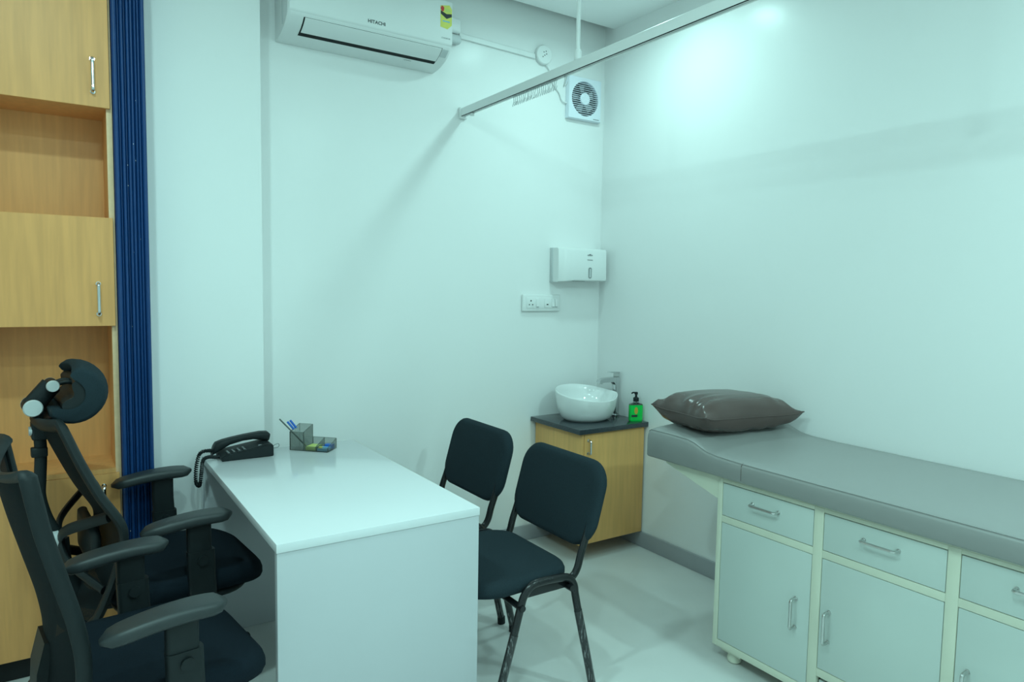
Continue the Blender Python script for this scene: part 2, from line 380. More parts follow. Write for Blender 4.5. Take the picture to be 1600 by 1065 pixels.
obj('hub_cap', loft(B(), [[(fx+r*math.cos(a), y, fz+r*math.sin(a)) for a in (2*PI*j/32 for j in range(32))] for r, y in ((.034, -.022), (.034, -.031), (.030, -.034), (.01, -.0345))]), FANM, t)
obj('brand_mark', box(B(), -.105, -.062, -.0308, -.0301, 2.4345, 2.4385), INKG, t, smooth=0)
bm = B(); tube(bm, [(-.437, -.012, 2.692), (-.415, -.010, 2.672), (-.398, -.008, 2.638), (-.385, -.008, 2.600), (-.355, -.008, 2.570), (-.335, -.008, 2.550), (-.318, -.010, 2.515), (-.286, -.012, 2.505)], .0035, seg=8)
tag(obj('fan_cable', bm, WHITEP, smooth=60), 'thin white cable looping from round outlet to exhaust fan', 'cable')

# ------------------------------------------------------------------ curtain track with hooks
RX, RZ = -.958, 2.352
t = thing('curtain_track', 'long white ceiling-hung curtain track crossing from back wall over the couch', 'curtain track', (RX, 0, RZ))
prof = [(RX-.014, RZ-.020), (RX-.014, RZ+.018), (RX-.011, RZ+.021), (RX+.011, RZ+.021), (RX+.014, RZ+.018), (RX+.014, RZ-.020), (RX+.005, RZ-.020), (RX+.005, RZ-.012), (RX-.005, RZ-.012), (RX-.005, RZ-.020)]
obj('rail', prism(B(), prof, 1, -.018, -2.95), WHITEP, t, smooth=25)
obj('slot_shadow_strip', box(B(), RX-.0145, RX-.0125, -2.94, -.02, RZ-.0225, RZ-.0195), DARK, t)
obj('wall_bracket', box(B(), RX-.022, RX+.022, -.018, -.0005, RZ-.032, RZ+.026, .004), WHITEP, t)
obj('end_stop', box(B(), RX-.009, RX+.009, -.115, -.095, RZ-.034, RZ-.0205, .002), WHITEP, t)
for y in (-.955, -2.35):
    obj('hanger_rod', cyl(B(), (RX, y, RZ+.022), (RX, y, CEIL-.001), .0085, 14), WHITEP, t)
    obj('hanger_socket', loft(B(), [[(RX+r*math.cos(a), y+r*math.sin(a), z) for a in (2*PI*j/16 for j in range(16))] for r, z in ((.013, RZ+.021), (.015, RZ+.026), (.015, RZ+.055), (.011, RZ+.062))]), WHITEP, t)
    obj('ceiling_flange', cyl(B(), (RX, y, CEIL-.008), (RX, y, CEIL-.0005), .024, 20), WHITEP, t)
bm = B(); tube(bm, [(RX, 0, RZ-.016), (RX, 0, RZ-.030), (RX+.004, .006, RZ-.040), (RX+.002, .010, RZ-.056), (RX-.004, .004, RZ-.066), (RX-.004, -.004, RZ-.058), (RX, -.004, RZ-.048)], .0016, seg=6, k=4)
box(bm, RX-.004, RX+.004, -.003, .003, RZ-.026, RZ-.0130)
bmesh.ops.translate(bm, verts=bm.verts, vec=(-RX, 0, -RZ))
hook0 = obj('curtain_hook', bm, GREYP, smooth=60)
tag(hook0, 'small white wire curtain hook bunched under the curtain track', 'hook', 'curtain hooks bunched on the track')
ys = [-.488-.0156*k for k in range(22)]
for k, y in enumerate(ys):
    o = hook0 if k == 0 else copy_tree(hook0)
    o.location = (RX, y, RZ); o.rotation_euler.z = random.uniform(-.35, .35); o.rotation_euler.x = random.uniform(-.03, .03)
for k, y in enumerate((-.872, -.884)):
    o = copy_tree(hook0); o.location = (RX, y, RZ); o.rotation_euler.z = .5*k
    o['label'] = 'white wire curtain hook hanging apart from the bunch before the fan'; o['group'] = 'curtain hooks apart from the bunch'

# ------------------------------------------------------------------ paper towel dispenser
t = thing('paper_towel_dispenser', 'white paper towel dispenser mounted on the wall above the sink', 'dispenser', (-.2, 0, 1.49))
bm = B(); x0, x1 = -.372, -.045; rings = []
N = 18
for k in range(N+1):
    f = k/N; x = x0+(x1-x0)*f
    e = max(0, 1-f/.16)
    yd = -.112+.030*e**2 + .0*f
    zb = 1.4985 - .008*max(0, 1-f/.25)**.5 if f < .25 else 1.4985
    rings.append([(x, -.001, zb), (x, yd+.012, zb), (x, yd+.003, zb+.004), (x, yd, zb+.012), (x, yd+.004, 1.672), (x, yd+.008, 1.680), (x, yd+.018, 1.684), (x, -.001, 1.684)])
obj('cover', loft(bm, rings), WHITEP, t, smooth=40)
obj('back_plate', box(B(), x0-.003, x0+.002, -.030, -.0008, 1.489, 1.685, .001), GREYP, t)
bm = B(); o2 = rrect(.018, .060, .0088); wx, wz = -.168, 1.545
obj('level_window', prism(B(), [(wx+u*.62, wz+v*.86) for u, v in o2], 1, -.1125, -.1140), GREYP, t)
rg = [[(wx+u*s, y, wz+v*(1-(1-s)*.35)) for u, v in o2] for s, y in ((1.15, -.111), (1.15, -.1145), (.62, -.1145), (.62, -.112))]
obj('window_rim', loft(B(), rg, cap=False), INKG, t)
obj('towel_slot', loft(B(), [[(-.215+.055*math.cos(a), -.055+.018*math.sin(a), z) for a in (2*PI*j/24 for j in range(24))] for z in (1.4988, 1.4972)]), DARK, t)
for z, wd, hh in ((1.647, .036, .004), (1.652, .012, .003), (1.620, .040, .003)):
    obj('print_line', box(B(), wx-wd/2, wx+wd/2, -.1115, -.1085, z-hh/2, z+hh/2), INKG, t, smooth=0)

# ------------------------------------------------------------------ switch board
t = thing('switch_board', 'white wall switch board with three-pin socket and rocker switches', 'switch', (-.438, 0, 1.323))
obj('plate', box(B(), -.568, -.308, -.018, -.0005, 1.322, 1.418, .006, 3), WHITEP, t)
obj('inner_frame', box(B(), -.546, -.322, -.0205, -.017, 1.338, 1.402, .0015), WHITEP, t)
sk = obj('socket', box(B(), -.540, -.492, -.0225, -.020, 1.342, 1.398, .001), WHITEP, t)
for dx, dz, r in ((0, .012, .0045), (-.011, -.010, .0035), (.011, -.010, .0035)):
    obj('pin_hole', cyl(B(), (-.516+dx, -.0220, 1.370+dz), (-.516+dx, -.0232, 1.370+dz), r, 12), DARK, sk)
for xa, xb in ((-.480, -.462), (-.370, -.353), (-.348, -.331)):
    r_ = obj('rocker', prism(B(), [(-.0205, 1.345), (-.0275, 1.349), (-.0235, 1.394), (-.0205, 1.396)], 0, xa, xb), WHITEP, t, smooth=20)
    obj('rocker_mark', box(B(), xa+.003, xb-.003, -.0288, -.0245, 1.3465, 1.3495), INKG, r_, smooth=0)
u_ = obj('module', box(B(), -.422, -.382, -.0235, -.020, 1.345, 1.396, .001), WHITEP, t)
obj('module_port', box(B(), -.408, -.396, -.0242, -.023, 1.358, 1.364), DARK, u_)

# ------------------------------------------------------------------ sink cabinet, worktop, basin, tap
CX0, CX1, CY = -.462, -.0145, -.432
t = thing('sink_cabinet', 'floating beech laminate sink cabinet in the room corner', 'cabinet', (-.235, -.215, .092))
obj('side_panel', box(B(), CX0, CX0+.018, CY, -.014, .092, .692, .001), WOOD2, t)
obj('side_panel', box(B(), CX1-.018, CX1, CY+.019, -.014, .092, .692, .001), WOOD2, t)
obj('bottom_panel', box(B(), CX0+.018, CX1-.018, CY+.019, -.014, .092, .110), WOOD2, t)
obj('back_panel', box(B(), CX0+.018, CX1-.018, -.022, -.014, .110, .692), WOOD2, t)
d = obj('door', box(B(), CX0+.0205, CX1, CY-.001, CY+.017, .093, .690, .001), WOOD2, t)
tag(obj('handle', bow_handle(B(), (CX0+.045, CY-.001, .585), (CX0+.045, CY-.001, .655), (0, -.024, 0), .0055), CHROME, d), 'chrome bow handle')
tag(obj('worktop', box(B(), -.490, -.0008, -.452, -.0008, .6935, .720, .003), STONE), 'polished dark grey stone slab on the sink cabinet', 'worktop')

bx, by = -.258, -.215
def rimz(a): return .872 + .030*(math.cos(a)*-.22+math.sin(a)*.97) + .014*max(0, math.cos(a-R(-25)))**10
rings = []; n = 48
prof = [(.06, 0, 0), (.62, 0, 0), (.70, .008, 0), (.82, .13, 0), (.90, .32, 0), (.955, .55, 0), (.985, .78, 0), (.998, .95, 0), (.994, .99, 0), (.978, 1.0, 0), (.960, .985, 0), (.930, .80, 0), (.86, .55, 0), (.74, .34, 0), (.55, .20, 0), (.30, .145, 0), (.08, .135, 0)]
for s, h, _ in prof:
    rings.append([(bx+.188*s*math.cos(a)*(1+.025*max(0, math.cos(a-R(-25)))**10*h), by+.155*s*math.sin(a), .7205+h*(rimz(a)-.7205)) for a in (2*PI*j/n for j in range(n))])
t = thing('wash_basin', 'white ceramic oval vessel basin with sloping rim on the worktop', 'basin', (bx, by, .7205))
obj('bowl', loft(B(), rings), CERAM, t, smooth=60)
obj('drain', cyl(B(), (bx, by, .7415), (bx, by, .7445), .020, 24), CHROME, t)

tx, ty = -.033, -.210
t = thing('basin_tap', 'tall chrome lever tap behind the white basin', 'tap', (tx, ty, .7205))
obj('base_ring', loft(B(), [[(tx+r*math.cos(a), ty+r*math.sin(a), z) for a in (2*PI*j/28 for j in range(28))] for r, z in ((.026, .7205), (.026, .727), (.022, .730))]), CHROME, t)
obj('column', box(B(), tx-.016, tx+.016, ty-.016, ty+.016, .7285, .948, .006, 3), CHROME, t)
bm = B(); sp_ = [(tx+.012, 0.948), (tx-.10, 0.944), (tx-.132, 0.936), (tx-.138, 0.923), (tx-.132, 0.917), (tx-.10, 0.920), (tx-.03, 0.920), (tx-.016, 0.903), (tx+.012, 0.903)]
prism(bm, sp_, 1, ty-.0155, ty+.0155); obj('spout', bm, CHROME, t, smooth=40)
obj('aerator', cyl(B(), (tx-.115, ty, .912), (tx-.115, ty, .921), .010, 18), SATIN, t)
obj('cartridge', box(B(), tx-.013, tx+.013, ty-.013, ty+.013, .9475, .970, .003), SATIN, t)
obj('lever', prism(B(), [(tx+.016, 0.969), (tx+.016, 0.976), (tx-.03, 0.979), (tx-.058, 0.978), (tx-.058, 0.975), (tx-.02, 0.971)], 1, ty-.014, ty+.014), CHROME, t, smooth=30)

# soap bottle
sx_, sy_ = -.052, -.400
t = thing('soap_bottle', 'green liquid hand soap bottle with black pump on the worktop', 'bottle', (sx_, sy_, .7205))
ol = rrect(.076, .042, .014)
def ring(s, z, ang=-.45): return [(sx_+(u*s)*math.cos(ang)-(v*s)*math.sin(ang), sy_+(u*s)*math.sin(ang)+(v*s)*math.cos(ang), .7205+z) for u, v in ol]
obj('bottle_body', loft(B(), [ring(.90, 0), ring(.98, .004), ring(1, .012), ring(1, .088), ring(.985, .0925)]), GREENS, t, smooth=40)
obj('shoulder', loft(B(), [ring(.985, .0925), ring(.93, .0965), ring(.60, .101), ring(.36, .104), ring(.33, .112)]), CLEARP, t, smooth=40)
obj('collar', lathe(B(), (sx_, sy_, .7205), [(.012, .111), (.016, .112), (.016, .130), (.012, .134), (.007, .135), (.006, .150)], 20), BLACKP, t)
pump = obj('pump_head', lathe(B(), (sx_, sy_, .7205), [(.006, .149), (.0095, .151), (.0095, .162), (.007, .164)], 16), BLACKP, t)
obj('nozzle', tube(B(), [(sx_, sy_, .7205+.160), (sx_-.018, sy_+.006, .7205+.161), (sx_-.026, sy_+.009, .7205+.156)], .0042, seg=8), BLACKP, pump)
ang = -.45; nx_, ny_ = math.sin(ang), -math.cos(ang)
def onface(u, v, off=.0216): return (sx_+u*math.cos(ang)+nx_*off, sy_+u*math.sin(ang)+ny_*off, .7205+v)
def fquad(bm, u0, u1, v0, v1):
    a = [onface(u0, v0), onface(u1, v0), onface(u1, v1), onface(u0, v1)]; b = [onface(u0, v0, .0206), onface(u1, v0, .0206), onface(u1, v1, .0206), onface(u0, v1, .0206)]
    return loft(bm, [a, b])
obj('label_band', fquad(B(), -.030, .004, .026, .038), INK, t, smooth=0)
obj('label_emblem', loft(B(), [[onface(-.004+.010*math.cos(a), .062+.020*math.sin(a), o_) for a in (2*PI*j/18 for j in range(18))] for o_ in (.0206, .0216)]), GOLD, t, smooth=0)
obj('dip_tube', cyl(B(), (sx_, sy_, .735), (sx_, sy_, .835), .003, 8), INKG, t)

# ------------------------------------------------------------------ examination couch
KX, KY0, KY1, KZ0, KZ1 = -.600, -1.448, -2.735, .055, .727
t = thing('examination_couch', 'grey padded examination couch on cream cabinet with drawers and doors', 'couch', (-.31, -2.0, 0))
# cabinet carcass: side, back and bottom panels, then the front frame of rails and stiles
obj('end_panel', box(B(), KX+.002, -.02, KY0-.018, KY0, KZ0, KZ1, .002), CREAM, t)
obj('end_panel', box(B(), KX+.002, -.02, KY1, KY1+.018, KZ0, KZ1, .002), CREAM, t)
obj('back_panel', box(B(), -.028, -.020, KY1+.018, KY0-.018, KZ0, KZ1), CREAM, t)
obj('bottom_panel', box(B(), KX+.02, -.028, KY1+.018, KY0-.018, KZ0, KZ0+.015), CREAM, t)
obj('top_panel', box(B(), KX+.002, -.02, KY1, KY0, KZ1-.012, KZ1+.002), CREAM, t)
bays = [(-1.470, -1.861), (-1.896, -2.287), (-2.322, -2.713)]
st_y = [(KY0, bays[0][0]), (bays[0][1], bays[1][0]), (bays[1][1], bays[2][0]), (bays[2][1], KY1)]
for a, b in st_y: obj('stile', box(B(), KX, KX+.022, b, a, KZ0, KZ1-.001, .0015), CREAM, t)
for n_, (a, b) in enumerate(bays):
    for z0, z1 in ((KZ1-.0145, KZ1-.001), (.556, .582), (KZ0, .082) if n_ != 1 else (.140, .168)):
        obj('rail', box(B(), KX+.0005, KX+.022, b, a, z0, z1, .001), CREAM, t)
    g = .002
    dw = obj('drawer', box(B(), KX+.001, KX+.30, b+g, a-g, .582+g, KZ1-.0145-g*1.6, .0015), PALEG, t)
    ym = (a+b)/2+.0
    tag(obj('handle', bow_handle(B(), (KX+.001, ym+.055, .662), (KX+.001, ym-.055, .662), (-.026, 0, 0), .005), SATIN, dw), 'satin steel bow handle')
    z0 = .082 if n_ != 1 else .168
    dr = obj('door', box(B(), KX+.001, KX+.019, b+g, a-g, z0+g, .556-g, .0015), PALEG, t)
    hy = (b+.055) if n_ == 0 else a-.035
    tag(obj('handle', bow_handle(B(), (KX+.001, hy, .274), (KX+.001, hy, .378), (-.030, 0, 0), .0055), SATIN, dr), 'satin steel bow handle')
# pull-out step under the middle bay
obj('pull_out_step', box(B(), KX+.012, KX+.30, bays[1][1]+.004, bays[1][0]-.004, .060, .126, .003), PALEG, t)
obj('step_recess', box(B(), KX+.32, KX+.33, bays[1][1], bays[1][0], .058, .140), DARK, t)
for y in (KY0-.075, KY1+.075):
    for x in (KX+.045, -.075):
        f_ = obj('foot', lathe(B(), (x, y, 0), [(.020, .0005), (.026, .006), (.028, .020), (.024, .034), (.020, .050), (.020, .056)], 20), CREAM, t)
    obj('foot_bracket', box(B(), KX+.020, -.05, y-.045, y+.045, .036, .056, .003), CREAM, t)
# head gussets
for x in (KX+.004, -.05):
    obj('gusset', prism(B(), [(KY0-.001, .728), (-1.165, .728), (-1.165, .722), (KY0-.001, .640)], 0, x, x+.02), CREAM, t, smooth=0)
obj('deck', box(B(), KX+.004, -.02, -2.94, -1.12, .7285, .738), CREAM, t)
# mattress: profile along y
mp_ = [(-1.088, .835), (-1.092, .853), (-1.105, .861), (-1.20, .8605), (-1.31, .857), (-1.345, .850), (-1.375, .838), (-1.41, .826), (-1.46, .8195), (-1.575, .815), (-1.9, .8135), (-2.4, .8135), (-2.9, .8135), (-2.932, .809), (-2.945, .797), (-2.948, .78)]
rings = []
for y, zt in mp_:
    zb = .7382; MX0, MX1 = -.634, -.006; h = zt-zb; br = min(.016, h*.3); lift = .014
    inset = 0
    ring_ = [(MX0+.008, y, zb), (MX0, y, zb+.008), (MX0-.0+inset, y, zb+h*.5), (MX0+inset, y, zt-br), (MX0+.005+inset, y, zt-br*.35), (MX0+.014, y, zt-.001)]
    for f in (.1, .25, .5, .75, .9): ring_.append((MX0+(MX1-MX0)*f, y, zt+.010*math.sin(PI*f)+lift*f))
    ring_ += [(MX1-.014, y, zt+lift), (MX1, y, zt+lift-.012), (MX1, y, zb+.008), (MX1-.008, y, zb)]
    rings.append(ring_)
mt = obj('mattress', loft(B(), rings), GREYV, t, smooth=50); mt['label'] = 'grey leatherette mattress with raised head end'
bm = B(); tube(bm, [(-.6285, y, zt-.0035) for y, zt in mp_[1:-2]], .0016, seg=6, sm=False)
obj('piping', bm, GREYV, mt)
bm = B(); tube(bm, [(-.6335, -1.579, .748), (-.6338, -1.579, .79), (-.6325, -1.579, .806), (-.624, -1.579, .8135)], .0012, seg=6, sm=False)
obj('seam', bm, BROWNV, mt)

# pillow
t = thing('pillow', 'dark brown leatherette pillow on the raised head of the couch', 'pillow', (-.325, -1.235, .862))
c1 = [Vector((-.560, -1.030)), Vector((-.060, -1.045)), Vector((-.052, -1.440)), Vector((-.628, -1.400))]  # left tip, wall far, right tip, near
NX, NY = 40, 32; bm = B(); top = []; bot = []
def pil(u, v):
    a = c1[0].lerp(c1[1], u).lerp(c1[3].lerp(c1[2], u), v)
    e = (1-abs(2*u-1)**3.6)*(1-abs(2*v-1)**3.6)
    # edges pulled in between the corners
    cx_, cy_ = -.325, -1.235
    pull = .040*((1-(2*u-1)**2)*(abs(2*v-1)**6)+(1-(2*v-1)**2)*(abs(2*u-1)**6))
    a = Vector((a.x+(cx_-a.x)*pull*2, a.y+(cy_-a.y)*pull*2))
    h = max(0, e)**.55
    return a, h, e
def wr(u, v):   # wrinkles running in from the seams
    d1 = min(u, 1-u); d2 = min(v, 1-v)
    q = .017*math.exp(-d1*9)*math.sin(v*30+2*math.sin(v*9))*min(1, d1*18)*(1 if u < .5 else .5)+.006*math.exp(-d2*9)*math.sin(u*30+3*math.sin(u*7))*min(1, d2*16)
    return q
mid = lambda u, v: .938 - .012*u + .012*(abs(2*u-1)**4*abs(2*v-1)**4) + .004*v*(1-u)
for i in range(NX+1):
    rt_, rb_ = [], []
    for j in range(NY+1):
        u, v = i/NX, j/NY; a, h, e = pil(u, v); zm = mid(u, v)
        zt = zm+.083*h+wr(u, v); zb_ = zm-.074*h**.7+.6*wr(v, u)
        zb_ = max(zb_, (.874 + .014*(a.x+.634)/.63) if a.y > -1.34 else .862+.014*(a.x+.634)/.63 if a.y > -1.40 else .842)
        rt_.append(bm.verts.new((a.x, a.y, zt)))
        rb_.append(rt_[-1] if i in (0, NX) or j in (0, NY) else bm.verts.new((a.x, a.y, min(zb_, zt-.002))))
    top.append(rt_); bot.append(rb_)
for i in range(NX):
    for j in range(NY):
        bm.faces.new((top[i][j], top[i+1][j], top[i+1][j+1], top[i][j+1])); bm.faces.new((bot[i][j], bot[i][j+1], bot[i+1][j+1], bot[i+1][j]))
per = [top[i][0].co.copy() for i in range(NX)] + [top[NX][j].co.copy() for j in range(NY)] + [top[i][NY].co.copy() for i in range(NX, 0, -1)] + [top[0][j].co.copy() for j in range(NY, -1, -1)]
obj('pillow_cover', bm, BROWNV, t, smooth=80)
bm = B(); tube(bm, per, .0026, seg=6, sm=False); obj('seam_piping', bm, BROWNV, t, smooth=80)

# ------------------------------------------------------------------ desk
DX0, DX1, DY0, DY1, DZ = -2.270, -1.632, -.2205, -1.360, .75
t = thing('office_desk', 'glossy white laminate panel desk in front of the pillar', 'desk', ((DX0+DX1)/2, (DY0+DY1)/2, 0))
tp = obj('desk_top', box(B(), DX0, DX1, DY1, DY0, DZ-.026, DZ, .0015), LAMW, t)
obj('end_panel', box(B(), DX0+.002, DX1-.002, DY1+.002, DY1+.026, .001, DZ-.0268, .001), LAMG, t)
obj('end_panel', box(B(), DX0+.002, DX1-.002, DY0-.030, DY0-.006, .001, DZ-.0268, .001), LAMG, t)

# ------------------------------------------------------------------ telephone
pz = DZ+.0006
t = thing('telephone', 'black corded push-button telephone on the white desk corner', 'telephone', (-2.12, -.31, pz))
px0, px1, py0, py1 = -2.222, -2.020, -.362, -.238
bm = B(); prism(bm, [(px0+.004, pz), (px0, pz+.014), (px0+.022, pz+.026), (px1-.018, pz+.051), (px1-.006, pz+.050), (px1, pz+.042), (px1, pz+.004), (px1-.004, pz)], 1, py0, py1)
bmesh.ops.bevel(bm, geom=[e for e in bm.edges if abs(e.verts[0].co.y-e.verts[1].co.y) < 1e-6], offset=.003, segments=2, affect='EDGES')
obj('phone_body', bm, BLACKP, t, smooth=35)
def onph(x): return pz+.026+(x-(px0+.022))*(.025/(px1-px0-.040))
for i in range(4):
    for j in range(3):
        kx = -2.192+.020*i; ky = -.352+.018*j; z = onph(kx)
        obj('key', box(B(), kx-.006, kx+.006, ky-.006, ky+.006, z-.002, z+.0045, .0015), GREYP if (i+j) % 5 == 9 else ARMP, t)
        obj('key_mark', box(B(), kx-.0028, kx+.0028, ky-.0022, ky+.0022, z+.0043, z+.0049), SILVER, t, smooth=0)
obj('brand_mark', box(B(), -2.075, -2.062, -.340, -.336, onph(-2.068)-.001, onph(-2.068)+.0008), SILVER, t, smooth=0)
hy = -.266
bm = B(); rings = []
hp = [(-2.238, .030, .022, .020), (-2.232, .036, .026, .025), (-2.205, .048, .026, .021), (-2.17, .061, .022, .014), (-2.12, .070, .021, .012), (-2.08, .073, .022, .013), (-2.055, .072, .025, .016), (-2.028, .067, .027, .019), (-2.018, .063, .024, .014)]
for x, z, hwid, hth in hp:
    rings.append([(x+v*.25, hy+u, pz+z+v) for u, v in rrect(hwid*2, hth*2, min(hwid, hth)*.7, 4)])
hs = obj('handset', loft(bm, rings), BLACKP, t, smooth=50)
# coiled cord hanging over the desk edge
path = smooth_path([(-2.232, hy, pz+.022), (-2.250, hy-.005, pz+.030), (-2.285, hy-.01, pz+.024), (-2.300, hy-.010, pz-.03), (-2.302, hy-.012, pz-.090), (-2.292, hy-.03, pz-.100), (-2.287, hy-.045, pz-.05), (-2.282, hy-.055, pz+.004), (-2.262, hy-.060, pz+.017), (-2.235, hy-.055, pz+.012), (-2.222, hy-.05, pz+.012)], 40)
coil = []
for i, p in enumerate(path):
    tg = (path[min(i+1, len(path)-1)]-path[max(0, i-1)]).normalized(); s_ = tg.cross(Vector((.3, 1, .2))).normalized(); u_ = s_.cross(tg)
    a = i*1.15; coil.append(p+(s_*math.cos(a)+u_*math.sin(a))*.0058)
bm = B(); tube(bm, coil, .0026, seg=5, sm=False); obj('coiled_cord', bm, BLACKP, t, smooth=80)
bm = B(); tube(bm, [(px1-.002, -.300, pz+.022), (-2.000, -.294, pz+.030), (-1.985, -.288, pz+.033), (-1.977, -.278, pz+.026), (-1.976, -.262, pz+.012), (-1.985, -.235, pz+.004), (-1.99, -.2255, pz+.003)], .0014, seg=6); obj('line_cord', bm, INKG, t, smooth=80)

# ------------------------------------------------------------------ acrylic organiser, pens, notes
oz = DZ+.0006
oc = Vector((-1.935, -.290, oz)); ex = Vector((.707, -.707, 0)); ey = Vector((.707, .707, 0))
t = thing('desk_organizer', 'smoky clear acrylic desk organizer on the white desk', 'organizer', (-1.85, -.33, oz))
def opanel(bm, quad, th=.0024):
    q = [oc+ex*a+ey*b+Vector((0, 0, c)) for a, b, c in quad]
    n_ = (q[1]-q[0]).cross(q[-1]-q[0]).normalized()*th
    return loft(bm, [q, [p+n_ for p in q]])
L_, W_, C_ = .172, .082, .062
def opart(name, quad, M=SMOKE): return obj(name, opanel(B(), quad), M, t, smooth=0)
opart('base_plate', [(0, 0, .0), (L_, 0, .0), (L_, W_, .0), (0, W_, .0)])
walls = [
 [(0, 0, .0026), (C_, 0, .0026), (C_, 0, .080), (0, 0, .080)],
 [(0, W_, .0026), (C_, W_, .0026), (C_, W_, .100), (0, W_, .100)],
 [(0, .0025, .0026), (0, W_-.001, .0026), (0, W_-.001, .100), (0, .0025, .080)],
 [(C_, .0025, .0026), (C_, W_-.001, .0026), (C_, W_-.001, .100), (C_, .0025, .080)],
 [(C_+.003, 0, .0026), (L_, 0, .0026), (L_, 0, .020), (C_+.003, 0, .020)],
 [(C_+.003, W_, .0026), (L_, W_, .0026), (L_, W_, .045), (C_+.003, W_, .045)],
 [(L_, .0025, .0026), (L_, W_-.001, .0026), (L_, W_-.001, .045), (L_, .0025, .020)],
 [((C_+L_)/2, .0025, .0026), ((C_+L_)/2, W_-.001, .0026), ((C_+L_)/2, W_-.001, .045), ((C_+L_)/2, .0025, .020)]]
for q in walls:
    wl = opart('wall_panel', q)
    bm = B(); pts = [oc+ex*a+ey*b+Vector((0, 0, c)) for a, b, c in q]; tube(bm, pts[1:]+pts[:1], .0009, seg=5, sm=False); obj('panel_edge', bm, SMOKEE, wl, smooth=0)
def pen(name, label, a0, b0, a1, b1, z1, M1, M2, L=.145):
    p0 = oc+ex*a0+ey*b0+Vector((0, 0, .0045)); p1 = oc+ex*a1+ey*b1+Vector((0, 0, z1)); d_ = (p1-p0).normalized()
    t_ = thing(name, label, 'pen', p0, 'pens in the desk organizer')
    obj('barrel', cyl(B(), p0+d_*.006, p0+d_*(L-.035), .0036, 10), M1, t_)
    obj('tip', cyl(B(), p0, p0+d_*.006, .0012, 8, .0036), M1, t_)
    cp = obj('cap', cyl(B(), p0+d_*(L-.042), p0+d_*L, .0048, 10), M2, t_)
    obj('clip', box(B(), *sum(([c-.0012, c+.0012] for c in (p0+d_*(L-.012)+Vector((-.002, -.005, 0)))), [])), M2, cp)
pen('pen', 'clear ballpoint pen with a blue cap in the organizer', .0575, .074, .006, .040, .0900, CLEARP, BLUEP)
pen('pen', 'clear ballpoint pen with a blue cap in the organizer', .0575, .060, .002, .022, .0905, CLEARP, BLUEP)
p_ = oc+ex*.0575+ey*.046+Vector((0, 0, .0045)); q_ = p_+(-ex*.0610-ey*.036+Vector((0, 0, .0800))).normalized()*.172
t_ = thing('pencil', 'slim dark grey pencil leaning in the organizer', 'pencil', p_, None)
obj('shaft', cyl(B(), p_+(q_-p_)*.06, q_, .0034, 6), SMOKEE, t_); obj('point', cyl(B(), p_, p_+(q_-p_)*.06, .0005, 6, .0034), WOODE, t_)
def opad(name, label, cat, a0, a1, b0, b1, z0, z1, M):
    bm = B(); q = [oc+ex*a+ey*b for a, b in ((a0, b0), (a1, b0), (a1, b1), (a0, b1))]
    loft(bm, [[p+Vector((0, 0, z0)) for p in q], [p+Vector((0, 0, z1)) for p in q]])
    return tag(obj(name, bm, M, smooth=0), label, cat)
opad('sticky_note_pad', 'yellow-green sticky note pad in the organizer tray beside pens', 'note pad', .068, .112, .008, .070, .003, .017, LIME)
opad('sticky_note_pad', 'light blue sticky note pad in the organizer tray', 'note pad', .122, .164, .006, .050, .003, .013, LBLUE)
opad('eraser', 'small yellow block lying on the light blue note pad', 'eraser', .126, .140, .008, .022, .0135, .0185, YELLOW)
opad('pencil_sharpener', 'bright blue block in the far end of the organizer tray', 'sharpener', .132, .166, .054, .076, .003, .021, BLUEP)

